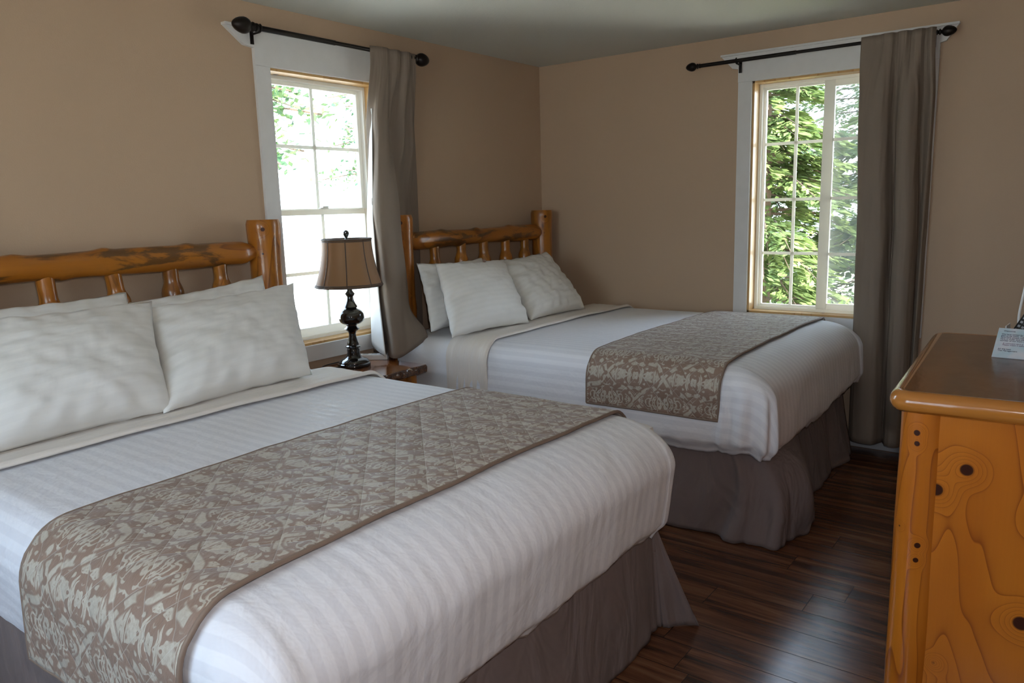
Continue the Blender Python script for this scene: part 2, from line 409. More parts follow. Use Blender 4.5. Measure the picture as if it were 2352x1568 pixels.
wall('wall_left', 'x', -T, 0, YB, 0, [W1])
wall('wall_far', 'y', 0, T, -T, XR + T, [W2])
wall('wall_right', 'x', XR, XR + T, YB, 0, [])
wall('wall_back', 'y', YB - T, YB, -T, XR + T, [W3])
for nm, a in (('baseboard_left', (0, .014, YB, 0)), ('baseboard_far', (0, XR, -.014, 0)), ('baseboard_right', (XR - .014, XR, YB, 0)), ('baseboard_back', (0, XR, YB, YB + .014))):
    bm = bmesh.new(); box(bm, *a, 0, .066, .003); tag(mesh_obj(nm, bm, M_BASEB), kind='structure')

def window(name, w, plane, cw=.085, flare=(.15, .15), style='hung', has_sill=True):
    """plane: function (along, depth, z) -> xyz with depth>0 into the room; glass lies outward"""
    root = tag(empty(name, plane((w['a'] + w['b']) / 2, 0, w['z0'])), kind='structure')
    inv = Matrix.Translation(-root.location)
    def bx(bm, u0, u1, d0, d1, z0, z1, bev=0.0):
        p = plane(u0, d0, z0); q = plane(u1, d1, z1)
        box(bm, min(p[0], q[0]), max(p[0], q[0]), min(p[1], q[1]), max(p[1], q[1]), z0, z1, bev, inv)
    a, b, z0, z1 = w['a'], w['b'], w['z0'], w['z1']
    bm = bmesh.new()
    bx(bm, a - cw, a, 0, .018, z0, z1, .002); bx(bm, b, b + cw, 0, .018, z0, z1, .002)
    bx(bm, a - cw, b + cw, 0, .019, z0 - cw, z0, .002)
    mesh_obj('casing', bm, M_TRIM, root)
    # header board, flared to a crown at both ends
    bm = bmesh.new(); hb, ht = z1, z1 + .158
    pr = [(a - cw, hb), (b + cw, hb), (b + cw, hb + .078), (b + cw + flare[1] * .35, hb + .085), (b + cw + flare[1], ht), (a - cw - flare[0], ht), (a - cw - flare[0] * .35, hb + .085), (a - cw, hb + .078)]
    f = [bm.verts.new(inv @ Vector(plane(u, .022, z))) for u, z in pr]; g = [bm.verts.new(inv @ Vector(plane(u, 0, z))) for u, z in pr]
    bm.faces.new(f); bm.faces.new(list(reversed(g)))
    for i in range(len(pr)): j = (i + 1) % len(pr); bm.faces.new((f[i], g[i], g[j], f[j]))
    bx(bm, a - cw - flare[0] - .004, b + cw + flare[1] + .004, 0, .034, ht, ht + .012, .002)
    bmesh.ops.recalc_face_normals(bm, faces=bm.faces[:]); mesh_obj('header', bm, M_TRIM, root)
    bm = bmesh.new()
    e = .012
    bx(bm, a, a + e, -.105, 0.0, z0, z1); bx(bm, b - e, b, -.105, 0.0, z0, z1); bx(bm, a, b, -.105, 0.0, z1 - e, z1); bx(bm, a, b, -.105, 0.0, z0, z0 + e)
    tag(mesh_obj('jamb', bm, M_PINEJ, root), 'natural pine jamb')
    a2, b2, y0, y1 = a + e, b - e, z0 + e, z1 - e; fw = .018
    bm = bmesh.new()
    for u0, u1, za, zb in ((a2, a2 + fw, y0, y1), (b2 - fw, b2, y0, y1), (a2 + fw - .0004, b2 - fw + .0004, y0, y0 + fw), (a2 + fw - .0004, b2 - fw + .0004, y1 - fw, y1)):
        bx(bm, u0, u1, -.172, -.090, za, zb, .002)
    mesh_obj('frame', bm, M_VINYL, root)
    ia, ib, iz0, iz1 = a2 + fw, b2 - fw, y0 + fw, y1 - fw
    def sash(nm, u0, u1, za, zb, d, cols, rows, st=.03, screen=False, bot=None, stl=None):
        bm = bmesh.new(); bot = bot or st
        for p in ((u0, u0 + (stl or st), za, zb), (u1 - st, u1, za, zb), (u0 + (stl or st) - .0004, u1 - st + .0004, za, za + bot), (u0 + (stl or st) - .0004, u1 - st + .0004, zb - st, zb)): bx(bm, p[0], p[1], d - .028, d, p[2], p[3], .003)
        s = mesh_obj(nm, bm, M_VINYL, root)
        mw = .009
        bm = bmesh.new()
        for c in cols: bx(bm, c - mw, c + mw, d - .017, d - .011, za + bot, zb - st)
        mesh_obj('muntin', bm, M_VINYL, s).name = 'muntin'
        bm = bmesh.new()
        for r in rows: bx(bm, u0 + st, u1 - st, d - .0175, d - .0105, r - mw, r + mw)
        mesh_obj('muntin', bm, M_VINYL, s)
        bm = bmesh.new(); bx(bm, u0 + st, u1 - st, d - .016, d - .012, za + bot, zb - st); mesh_obj('pane', bm, M_GLASS, s)
        if screen:
            bm = bmesh.new(); bx(bm, u0 + st * .5, u1 - st * .5, d - .046, d - .045, za + bot, zb - st); tag(mesh_obj('insect_screen', bm, M_SCREEN, s), 'grey insect screen')
        return s
    if style == 'hung':
        mid = 1.47; c = (ia + ib) / 2
        sash('upper_sash', ia, ib, mid - .01, iz1, -.121, [c], [1.802], .02)
        s = sash('lower_sash', ia, ib, iz0, mid + .005, -.092, [c], [1.136], .03, bot=.045)
        bm = bmesh.new(); bx(bm, c - .028, c + .028, -.100, -.080, mid + .005, mid + .014, .003); bx(bm, c - .005, c + .030, -.096, -.084, mid + .014, mid + .022, .002)
        mesh_obj('latch', bm, M_VINYL, s)
    else:
        m = (1.99 if style == 'slider' else (ia + ib) / 2)
        rows = [1.798, 1.46, 1.13]
        sash('fixed_sash', ia, m - .0, iz0, iz1, -.123, [(ia + m) / 2 - .005], rows, .014)
        sl = sash('sliding_sash', m - .040, ib, iz0, iz1, -.093, [(m + ib) / 2 + .02], rows, .036, screen=True, stl=.060)
    return root
window('window_1', W1, lambda u, d, z: (d, u, z), style='hung')
window('window_2', W2, lambda u, d, z: (u, -d, z), style='slider', flare=(.105, .08))
window('window_3', W3, lambda u, d, z: (u, YB + d, z), style='pair')

# ------------------------------------------------------------------ curtain rods
def rod(name, p0, p1, rad, label, big=1.0, brackets=()):
    """rod from p0 to p1 (finials beyond both ends)"""
    p0, p1 = Vector(p0), Vector(p1); root = empty(name, p0); d = (p1 - p0); L = d.length; t = d.normalized()
    bm = bmesh.new(); tube(bm, [Vector(), d * .45], rad, 14); tube(bm, [d * .43, d], rad * .82, 14)
    smooth_angle(mesh_obj('pole', bm, M_IRON, root))
    prof = [(0.0001, .092), (.006, .091), (.014, .085), (.022, .074), (.028, .060), (.031, .046), (.030, .036), (.026, .026), (.018, .018), (.010, .012), (.013, .008), (.018, .005), (.018, .001), (.012, -.003), (.010, -.008), (.016, -.011), (.016, -.017), (.009, -.020)]
    for s, pp in ((-1, Vector()), (1, d)):
        bm = bmesh.new(); M = Matrix.Translation(pp + t * s * .012) @ (t * s).to_track_quat('Z', 'Y').to_matrix().to_4x4() @ Matrix.Scale(big, 4)
        lathe(bm, [(r, z) for r, z in reversed(prof)], 20, M)
        smooth_angle(mesh_obj('finial', bm, M_IRON, root))
    wd = Vector((-1, 0, 0)) if abs(t.y) > .5 else Vector((0, 1, 0))   # towards the wall
    for s in brackets:
        c = d * s; bm = bmesh.new()
        dist = abs((p0 + c).dot(wd)) - .036
        tube(bm, [c + Vector((0, 0, -rad - .004)) - wd * .0, c + Vector((0, 0, -rad - .006)) + wd * (dist)], .005, 8)
        tube(bm, [c + t * 0 + (Vector((0, 0, 1)) * cos(a) + wd * sin(a)) * (rad + .004) for a in [pi * .6 + k * pi * 1.3 / 10 for k in range(11)]], .004, 6)
        q = c + wd * dist; ww = Vector((abs(wd.x), abs(wd.y), 0)); tt = Vector((abs(t.x), abs(t.y), 0))
        h = tt * .009 + ww * .003
        box(bm, q.x - h.x, q.x + h.x, q.y - h.y, q.y + h.y, q.z - .062, q.z + .012, .001)
        tube(bm, [q - wd * .004 + Vector((0, 0, -.045)), q + Vector((0, 0, -.045))], .004, 8)
        smooth_angle(mesh_obj('bracket', bm, M_IRON, root))
    return tag(root, label, 'curtain rod')
rod('curtain_rod', (.10, -2.44, 2.305), (.10, -1.40, 2.305), .0125, 'dark bronze curtain rod with acorn finials over the left window beside the lamp', 1.2, (.02, .97))
rod('curtain_rod', (1.262, -.10, 2.278), (2.545, -.10, 2.282), .0112, 'dark bronze curtain rod over the right window looking on green trees', .85, (.18, .985))

# ------------------------------------------------------------------ curtains
def curtain(name, secs, nz, label, th=.003, top_ruffle=None):
    """secs: list of (z, [control (x,y) ...]) from top to bottom, each with as many control points; smooth between"""
    n = 14; rows = []
    zs = [s[0] for s in secs]
    for i in range(nz + 1):
        z = zs[0] + (zs[-1] - zs[0]) * i / nz
        k = 0
        while k < len(zs) - 2 and z < zs[k + 1]: k += 1
        t = (zs[k] - z) / (zs[k] - zs[k + 1]); t = t * t * (3 - 2 * t)
        cp = [Vector((a[0], a[1], 0)).lerp(Vector((b[0], b[1], 0)), t) for a, b in zip(secs[k][1], secs[k + 1][1])]
        pl = spline(cp, n)
        rows.append([(p.x + .003 * fbm(j * .12, z * 3), p.y + .003 * fbm(j * .12 + 9, z * 3), z) for j, p in enumerate(pl)])
    bm = bmesh.new(); quadmesh(bm, rows)
    o = mesh_obj(name, bm, M_CURT, None, True)
    m = o.modifiers.new('solid', 'SOLIDIFY'); m.thickness = th; m.offset = 0
    return tag(o, label, 'curtain')
# right window: tightly gathered on the rod, four long folds, to just above the floor
def folds2(z, x0, x1, n, amp, seed, yc=-.095):
    r = random.Random(seed); out = []
    for i in range(2 * n + 1):
        t = i / (2 * n); out.append((x0 + (x1 - x0) * t + (r.random() - .5) * .012, yc + (amp if i % 2 == 0 else -amp) * (.7 + .5 * r.random())))
    return out
def c2sec(z, wid, prs): return (z, [(2.18 + a * wid / .36, y) for a, y in prs])
A2 = [(0, -.108), (.05, -.118), (.09, -.114), (.12, -.130), (.155, -.128), (.175, -.113), (.20, -.132), (.225, -.130), (.245, -.113), (.27, -.131), (.295, -.130), (.315, -.113), (.34, -.128), (.36, -.110)]
B2 = [(.0, -.085), (.012, -.125), (.055, -.145), (.11, -.155), (.15, -.140), (.17, -.095), (.19, -.090), (.21, -.135), (.25, -.150), (.29, -.125), (.30, -.080), (.32, -.060), (.355, -.085), (.365, -.055)]
C2 = [(.035, -.060), (.030, -.115), (.06, -.155), (.12, -.175), (.17, -.165), (.195, -.100), (.21, -.085), (.225, -.140), (.265, -.165), (.305, -.150), (.325, -.095), (.33, -.060), (.35, -.085), (.365, -.045)]
D2 = [(.045, -.060), (.040, -.115), (.075, -.155), (.13, -.175), (.175, -.165), (.205, -.100), (.215, -.085), (.235, -.140), (.265, -.165), (.305, -.150), (.325, -.095), (.33, -.060), (.345, -.085), (.36, -.045)]
S2 = [(z, [(2.185 + a, y) for a, y in p]) for z, p in ((2.308, A2), (2.25, A2), (1.95, B2), (1.2, C2), (.072, D2))]
cu = curtain('curtain', S2, 70, 'taupe curtain hanging full length to the floor at the right window')
# left window: gathered on the rod, front half pulled out over the nightstand, back half tucked behind the bed post
T1 = [(.108, -1.740), (.122, -1.70), (.132, -1.665), (.128, -1.63), (.114, -1.60), (.130, -1.565), (.128, -1.54), (.114, -1.515), (.131, -1.485), (.129, -1.46), (.114, -1.43), (.118, -1.40)]
U1 = [(.075, -1.765), (.125, -1.765), (.165, -1.76), (.165, -1.70), (.130, -1.655), (.120, -1.63), (.085, -1.62), (.090, -1.56), (.120, -1.52), (.075, -1.475), (.085, -1.42), (.065, -1.385)]
V1 = [(.050, -1.76), (.105, -1.80), (.185, -1.82), (.225, -1.775), (.220, -1.70), (.190, -1.675), (.085, -1.690), (.035, -1.665), (.030, -1.58), (.040, -1.48), (.022, -1.42), (.026, -1.345)]
X1 = [(.045, -1.765), (.130, -1.80), (.235, -1.835), (.275, -1.77), (.255, -1.695), (.200, -1.680), (.080, -1.695), (.028, -1.67), (.026, -1.58), (.036, -1.48), (.020, -1.42), (.024, -1.345)]
Y1 = [(.040, -1.775), (.165, -1.80), (.275, -1.850), (.300, -1.80), (.320, -1.72), (.290, -1.685), (.080, -1.700), (.024, -1.68), (.024, -1.58), (.034, -1.48), (.020, -1.42), (.022, -1.345)]
o = curtain('curtain', [(2.325, T1), (2.28, T1), (1.9, U1), (1.42, V1), (1.0, X1), (.665, Y1)], 60, 'taupe curtain at the left window, its hem lying on the nightstand corner')
for v in o.data.vertices:   # the hem kicks up at the bed side
    x, y, z = v.co
    if x > .1 and z < .95:
        k = sm(z, .95, .66)
        s = sm(y, -1.83, -1.68); v.co.z += k * s * .085; v.co.y += k * s * .055; v.co.x += k * s * .02
# the rear panel shows its pale lining to the window
lin = []
for z, c in ((2.0, [(.095, -1.746), (.105, -1.756), (.118, -1.756)]), (1.42, [(.040, -1.755), (.066, -1.79), (.145, -1.82)]), (1.0, [(.036, -1.765), (.070, -1.80), (.185, -1.845)]), (.70, [(.034, -1.780), (.08, -1.815), (.235, -1.868)])):
    lin.append((z, c))
rows = []
for i in range(41):
    z = 2.0 - 1.30 * i / 40; k = 0
    while k < 2 and z < lin[k + 1][0]: k += 1
    t = (lin[k][0] - z) / (lin[k][0] - lin[k + 1][0])
    cp = [Vector((a[0], a[1], 0)).lerp(Vector((b[0], b[1], 0)), t) for a, b in zip(lin[k][1], lin[k + 1][1])]
    pl_ = spline(cp, 8); rows.append([(p.x, p.y, z + (.075 * (1 - j / (len(pl_) - 1)) - .03) * (i / 40) ** 3) for j, p in enumerate(pl_)])
bm = bmesh.new(); quadmesh(bm, rows); l = mesh_obj('lining', bm, M_LINING, o, True); tag(l, 'white lining facing the window')
md = l.modifiers.new('solid', 'SOLIDIFY'); md.thickness = .002

# ------------------------------------------------------------------ beds
def make_bed(y0, label, rail_seed, spind, lean, railprof):
    """y0: centre line. head at x=0.12"""
    root = tag(empty('log_bed', (.12, y0, 0)), label, 'bed')
    for s, sd in ((-1, 1), (1, 2)):
        R = .074
        prof = lambda q, R=R, sd=sd: R * (1.0 - .03 * sin(q * 5 + sd) + .08 * sm(q, 1.22, 1.42)) * (1 - .08 * sm(q, 1.424, 1.432))
        bm = logmesh('z', 1.432, prof, 28, .035, sd + rail_seed * 3, 70, ((1.405, -.9, .004, .02), (1.33, -.5, .003, .02), (.9, 1, .005, .03)))
        p = mesh_obj('bedpost', bm, M_POST, root); smooth_angle(p); p.location = (0, s * .7125, 0)
    bm = logmesh('y', 1.33, railprof, 28, .05, rail_seed, 80, ((.45, -1.3, .008, .035), (.62, 1.2, .010, .03), (.98, 1.6, .007, .03), (.30, 1.4, .007, .03)))
    r = mesh_obj('top_rail', bm, M_LOGY, root); smooth_angle(r); r.location = (0, -.665, 1.283)
    bm = logmesh('y', 1.33, lambda s: .048, 24, .05, rail_seed + 5, 40)
    r = mesh_obj('lower_rail', bm, M_LOGY, root); smooth_angle(r); r.location = (0, -.665, .60)
    for i, y in enumerate(spind):
        sd = i + rail_seed * 7
        rr = random.Random(sd); w = .043 + .004 * rr.random(); nk = .50 + .03 * rr.random()
        prof = lambda s, w=w, nk=nk: w * (.66 + .34 * sm(s, .0, .08)) * (1 - .30 * sm(s, nk, nk + .05) + .02 * sin(s * 30))
        bm = logmesh('z', .64, prof, 20, .06, sd, 50, ((nk - .02, rr.random() * 6, .004, .015),))
        p = mesh_obj('spindle', bm, M_LOGZ, root); smooth_angle(p); p.location = (0, y - y0 + sin(lean[i]) * .56, .615); p.rotation_euler = (lean[i], 0, 0)
    # side rails, box spring and mattress under the linen
    bm = bmesh.new(); box(bm, .02, 2.03, -.70, .70, .24, .46, .02); mesh_obj('box_spring', bm, M_SHEET, root)
    bm = bmesh.new(); box(bm, .06, 2.03, -.765, .765, .46, .735, .05); mesh_obj('mattress', bm, M_SHEET, root)
    bm = bmesh.new()
    for s in (-1, 1): box(bm, .0, 2.0, s * .69 - .02, s * .69 + .02, .14, .24, .01)
    for xx in (.05, 1.0, 1.95): box(bm, xx, xx + .04, -.69, .69, .15, .19)
    for xx in (1.0, 1.92):
        for yy in (-.6, 0, .6): box(bm, xx, xx + .05, yy - .03, yy + .03, 0, .16)
    mesh_obj('bed_frame', bm, M_IRON, root)
    return root
YA = -.91; YN = -3.295
make_bed(-.89, 'log bed in the far corner beneath the right window', 1, [-1.315, -1.07, -.845, -.615, -.395], [.03, -.01, .03, .0, -.02],
         lambda s: (.050 - .0 * s) * (1 + .06 * sin(s * 7)) * (.45 + .55 * sm(s, -.02, .07)) * (.5 + .5 * sm(1.33 - s, -.02, .05)))
make_bed(-3.215, 'near log bed at the left of the lamp', 2, [-3.72, -3.475, -3.22, -2.98, -2.745], [.04, .07, .11, .03, .03],
         lambda s: .052 * (1 + .05 * sin(s * 6 + 2)) * (.45 + .55 * sm(s, -.02, .07)) * (.42 + .58 * sm(1.33 - s, -.02, .09)))

# ---- draped linen: everything is cut from one drape surface
AF, BF, AS, BS, TOP = .22, .15, .105, .115, .77
XF = 2.275; HW = .81
def drape_top(x, v, cr=1.0):
    """height of the linen top"""
    z = TOP + .012 * cr * (1 - (v / HW) ** 2) + .004 * fbm(x * 2.2, v * 2.2, cr)
    return z
def drape(x, t, off=0.0, xc=XF - AF, drop=.37, seed=0.0):
    """x along bed, t flat coordinate across (0 centre). returns local (x,y,z) with centre line y=0"""
    wc = HW - AS; s = 1 if t > 0 else -1; a = abs(t) - wc
    fz = 0.0; fx = 0.0
    if x > xc:   # over the foot rounding
        q = min(1., (x - xc) / AF); fz = BF * (1 - sqrt(max(0., 1 - q * q * .98)))
    if a <= 0: return Vector((x, t, drape_top(x, t) + off - fz))
    arc = (AS + BS) / 2 * pi / 2
    zt = drape_top(x, s * wc) - fz
    if a < arc:
        th = a / arc * pi / 2
        return Vector((x, s * (wc + (AS + off) * sin(th)), zt - BS * (1 - cos(th)) + off * cos(th)))
    d = a - arc
    w = .006 * fbm(x * 5 + seed, d * 2.0) * sm(d, 0, .15)
    return Vector((x, s * (HW + off + w - .012 * sm(d, .15, .30)), zt - BS - d))
ARC_S = (AS + BS) / 2 * pi / 2
def t_at_z(z): return HW - AS + ARC_S + (TOP - BS - z)
def strip(name, y0, x0f, x1f, t0, t1, off, m, parent=None, nx=30, nt=150, th=.004, xlim=None, bumpf=None):
    bm = bmesh.new(); uvl = bm.loops.layers.uv.new('uv'); vs = []; uv = {}
    for i in range(nt + 1):
        t = t0 + (t1 - t0) * i / nt; row = []
        xa, xb = x0f(t), x1f(t)
        for j in range(nx + 1):
            x = xa + (xb - xa) * j / nx; p = drape(x, t, off)
            if bumpf: p = p + bumpf(x, t, j / nx)
            v = bm.verts.new((p.x, p.y + y0, p.z)); uv[v] = (t, x); row.append(v)
        vs.append(row)
    for i in range(nt):
        for j in range(nx):
            f = bm.faces.new((vs[i][j], vs[i][j + 1], vs[i + 1][j + 1], vs[i + 1][j]))
            for l in f.loops: l[uvl].uv = uv[l.vert]
    bmesh.ops.recalc_face_normals(bm, faces=bm.faces[:])
    o = mesh_obj(name, bm, m, parent, True)
    if th: md = o.modifiers.new('solid', 'SOLIDIFY'); md.thickness = th; md.offset = 0
    return o
def make_duvet(y0, x0, hem_side, hem_foot, label, pleat, seed, XF=2.275, cq=.20):
    bm = bmesh.new(); uvl = bm.loops.layers.uv.new('uv'); UV = {}
    xc = XF - AF; wc = HW - AS
    def V(p, u, v):
        q = bm.verts.new((p.x, p.y + y0, p.z)); UV[q] = (u, v); return q
    def grid(rows):
        for i in range(len(rows) - 1):
            for j in range(len(rows[0]) - 1):
                vv = (rows[i][j], rows[i][j + 1], rows[i + 1][j + 1], rows[i + 1][j])
                if len(set(vv)) < 3: continue
                f = bm.faces.new(vv)
                for l in f.loops: l[uvl].uv = UV[l.vert]
    nx = 110; ny = 80
    xs = [x0 + (xc - x0) * i / nx for i in range(nx + 1)]; ts = [-wc + 2 * wc * j / ny for j in range(ny + 1)]
    grid([[V(Vector((x, t, drape_top(x, t))), t, x) for t in ts] for x in xs])
    nd = 46
    def hang(qx, qt, nxv, nyv, seedv):
        """profile outward from the inner corner point along (nxv, nyv)"""
        out = []
        a = sqrt((AF * nxv) ** 2 + (AS * nyv) ** 2); b = BS + (BF - BS) * nxv * nxv
        arc = (a + b) / 2 * pi / 2; zt = drape_top(qx, qt)
        hem = hem_side + (hem_foot - hem_side) * nxv * nxv
        hem += .018 * fbm((qx + nxv * .4) * 3 + seed, (qt + nyv * .4) * 3)
        hem += .006 * (2 * nxv * abs(nyv)) ** 2 + (.05 * max(0, qt / HW) * nxv if y0 > -2 else 0)
        drop = zt - b - hem; tot = arc + drop
        for k in range(nd + 1):
            d = tot * (k / nd)
            if d < arc:
                th = d / arc * pi / 2; o_ = sin(th); z = zt - b * (1 - cos(th))
            else:
                e = d - arc; o_ = 1.0; z = zt - b - e
            e = max(0., d - arc)
            sag = (.012 if y0 > -2 else .004) * sin(min(1, e / .3) * pi) - (0 if y0 > -2 else .16 * e) - .035 * sm(e, drop - .06, drop)
            cor = 2 * nxv * abs(nyv)
            wr = .007 * fbm(qx * 6 + nxv * 5 + seed, qt * 6 + nyv * 5, z * 2.5) * sm(d, arc * .4, arc * 1.3)
            pl = 0.0
            if cor > .02:
                an = math.atan2(abs(nyv), nxv); pl = pleat * sin(an * 17 + z * 2) * cor * sm(d, arc * .55, arc * 1.5)
            sq = 1 + cq * cor * o_
            ox = (AF * o_ * sq + (sag + wr + pl)) * nxv; oy = (AS * o_ * sq + (sag + wr + pl)) * nyv
            px, py = qx + ox, qt + oy
            # gathers where the linen is tucked under the mattress
            gz = .012 * fbm(px * 16 + seed, py * 16) * sm(e, drop - .12, drop)
            fu, fv = qt + nyv * d, qx + nxv * d
            out.append(V(Vector((px, py, z + gz)), fu, fv))
        return out
    for s in (-1, 1):
        grid([hang(x, s * wc, 0, s, 0) for x in xs])
        grid([hang(xc, s * wc, cos(a), s * sin(a), 0) for a in [pi / 2 * (1 - i / 40) for i in range(41)]])
    grid([hang(xc, t, 1, 0, 0) for t in ts])
    bmesh.ops.remove_doubles(bm, verts=bm.verts[:], dist=.0006)
    bmesh.ops.recalc_face_normals(bm, faces=bm.faces[:])
    o = mesh_obj('bedspread', bm, M_DUVET, None, True)
    md = o.modifiers.new('solid', 'SOLIDIFY'); md.thickness = .006; md.offset = -1
    return tag(o, label, 'bedspread')
def skirt(path_top, path_bot, z0, z1, label, amp, k, seed, bulge=0):
    """path_* lists of control points; gathered cloth between them"""
    n = 30; a = spline([(*p, 0) for p in path_top], n); b = spline([(*p, 0) for p in path_bot], n); N = len(a)
    bm = bmesh.new(); rows = []
    for i in range(25):
        h = i / 24; row = []
        for j in range(N):
            p = a[j].lerp(b[j], h ** 1.1); p.x += bulge * sin(pi * h ** .8) * exp(-((p.y - (YA - .55)) / .28) ** 2) * (1 if p.x > 1.9 else 0); q = b[min(j + 1, N - 1)] - b[max(j - 1, 0)]
            nrm = Vector((q.y, -q.x, 0)).normalized()
            w = amp * h * (sin(j * k + 3 * fbm(j * .05 + seed, 0)) * .55 + 1.0 * fbm(j * .10 + seed, h * .6))
            p = p + nrm * w
            row.append((p.x, p.y, z0 + (z1 - z0) * h))
        rows.append(row)
    quadmesh(bm, rows); bmesh.ops.recalc_face_normals(bm, faces=bm.faces[:])
    o = mesh_obj('bed_skirt', bm, M_SKIRT, None, True)
    md = o.modifiers.new('solid', 'SOLIDIFY'); md.thickness = .003
    return tag(o, label, 'bed skirt')

def pillow(c, size, label, group=None, thick=.17, seed=0):
    """c: four corners bottom-left, bottom-right, top-right, top-left; the cushion bulges to both sides of them"""
    bl, br, tr, tl = [Vector(p) for p in c]; nu, nv = 48, 34
    ctr = (bl + br + tr + tl) / 4
    ex = ((br - bl) + (tr - tl)).normalized(); ey = ((tl - bl) + (tr - br)); ey = (ey - ex * ey.dot(ex)).normalized(); ez = ex.cross(ey)
    bm = bmesh.new(); uvl = bm.loops.layers.uv.new('uv')
    R = Matrix((ex, ey, ez)).transposed(); Ri = R.transposed()
    W = ((br - bl).length + (tr - tl).length) / 2; Hh = ((tl - bl).length + (tr - br).length) / 2
    for side in (1, -1):
        vs = []
        for i in range(nv + 1):
            v = -1 + 2 * i / nv; row = []
            for j in range(nu + 1):
                u = -1 + 2 * j / nu
                # outline pulled in between the corners, corners stay pointed
                pu = u * (1 - .055 * (1 - v * v) ** 1) ; pv = v * (1 - .075 * (1 - u * u))
                s_, t_ = (pu + 1) / 2, (pv + 1) / 2
                p = (bl * (1 - s_) + br * s_) * (1 - t_) + (tl * (1 - s_) + tr * s_) * t_
                e = max(0., (1 - abs(u) ** 2.6) * (1 - abs(v) ** 2.6))
                hgt = thick / 2 * e ** .55 * (1.05 - .22 * v)
                edge = sm(1 - max(abs(u), abs(v)), 0, .08)
                wr = .010 * fbm(u * 2.2 + seed, v * 3.5 + seed * 2, side) + .006 * fbm(u * 6 + seed, v * 9, seed)
                rad = .0045 * sin(math.atan2(v, u) * 18 + seed) * sm(max(abs(u), abs(v)), .6, .95) * sm(1 - max(abs(u), abs(v)), 0, .05)
                p = p + ez * (side * (hgt + (wr + rad) * edge))
                p += ey * .006 * fbm(u * 4 + seed, v * 2 + 5) * (1 - edge)
                row.append(bm.verts.new(Ri @ (p - ctr)))
            vs.append(row)
        for i in range(nv):
            for j in range(nu):
                q = (vs[i][j], vs[i][j + 1], vs[i + 1][j + 1], vs[i + 1][j])
                f = bm.faces.new(q if side > 0 else tuple(reversed(q)))
                for l in f.loops: l[uvl].uv = (l.vert.co.x, l.vert.co.y)
    bmesh.ops.remove_doubles(bm, verts=bm.verts[:], dist=.0008)
    o = mesh_obj('pillow', bm, M_PILLOW, None, True)
    o.matrix_world = Matrix.Translation(ctr) @ R.to_4x4()
    return tag(o, label, 'pillow', group)

# far bed linen
tN = t_at_z
strip('fitted_sheet', YA, lambda t: .16, lambda t: .70, -t_at_z(.30), t_at_z(.30), -.014, M_SHEET, nx=20, nt=140,
      bumpf=lambda x, t, f: Vector((0, 0, 0)) + (Vector((0, -.010 * sin(abs(t) * 34 + x * 3), 0)) if t < -.95 else Vector()))
tag(bpy.data.objects['fitted_sheet'], 'white fitted sheet showing at the head of the far bed beside the nightstand', 'sheet')
fs = strip('fitted_sheet', YN, lambda t: .16, lambda t: .74, -t_at_z(.30), t_at_z(.30), -.014, M_SHEET, nx=20, nt=140)
tag(fs, 'white fitted sheet under the pillows of the near bed', 'sheet')
d2 = make_duvet(YA, .60, .395, .385, 'white striped bedspread smoothed over the far bed', .013, 3.0)
d1 = make_duvet(YN, .66, .40, .385, 'white striped bedspread smoothed over the near bed', .004, 8.0, 2.255, .10)
def cuff(par, y0, xa, xb, zlow):
    t0 = t_at_z(zlow)
    def bf(x, t, f):
        e = sm(f, .80, .93) * (1 - .6 * sm(f, .95, 1.0)); h = .010 * e
        if abs(t) > HW - .06: return Vector((0, (1 if t > 0 else -1) * (h + .006 * sin(x * 130 + t)), 0))
        return Vector((0, 0, h + .004 * fbm(t * 3, x * 22)))
    return strip('folded_sheet', y0, lambda t: xa + .01 * fbm(t * 2, 1), lambda t: xb + .008 * fbm(t * 2.3, 4), -t0, t0, .010, M_CUFF, par, 16, 140, .008, bumpf=bf)
tag(cuff(d2, YA, .555, .83, .42), 'ivory top sheet folded back over the bedspread')
tag(cuff(d1, YN, .62, .90, .42), 'ivory top sheet folded back over the bedspread')
def runner(y0, xa, xb, zn, zf, label, seed):
    tn, tf = -t_at_z(zn), t_at_z(zf)
    x0f = lambda t: xa + .012 * fbm(t * 1.6 + seed, 0); x1f = lambda t: xb + .014 * fbm(t * 1.8 + seed, 5)
    bf = lambda x, t, f: Vector((0, 0, .002 * fbm(x * 9, t * 9, seed))) if abs(t) < HW else Vector((0, (1 if t > 0 else -1) * .004 * (1 + fbm(x * 8, t * 3)), 0))
    r = strip('bed_runner', y0, x0f, x1f, tn, tf, .012, M_RUN, None, 60, 170, .009, bumpf=bf)
    # binding sewn round the hem
    bm = bmesh.new(); pts = []
    N = 120
    for i in range(N + 1): t = tn + (tf - tn) * i / N; pts.append(drape(x0f(t), t, .013) + bf(x0f(t), t, 0))
    for i in range(1, 21): x = x0f(tf) + (x1f(tf) - x0f(tf)) * i / 20; pts.append(drape(x, tf, .013) + bf(x, tf, 0))
    for i in range(1, N + 1): t = tf + (tn - tf) * i / N; pts.append(drape(x1f(t), t, .013) + bf(x1f(t), t, 1))
    for i in range(1, 20): x = x1f(tn) + (x0f(tn) - x1f(tn)) * i / 20; pts.append(drape(x, tn, .013) + bf(x, tn, 0))
    pts.append(pts[0])
    tube(bm, [p + Vector((0, y0, 0)) for p in pts], .0055, 8, False)
    tag(mesh_obj('binding', bm, M_BIND, r, True), 'brown hem binding')
    return tag(r, label, 'bed runner')
runner(YA, 1.425, 2.065, .545, .56, 'taupe and cream damask runner across the far bed', 2)
runner(YN, 1.41, 2.05, .475, .545, 'taupe and cream damask runner across the near bed', 6)

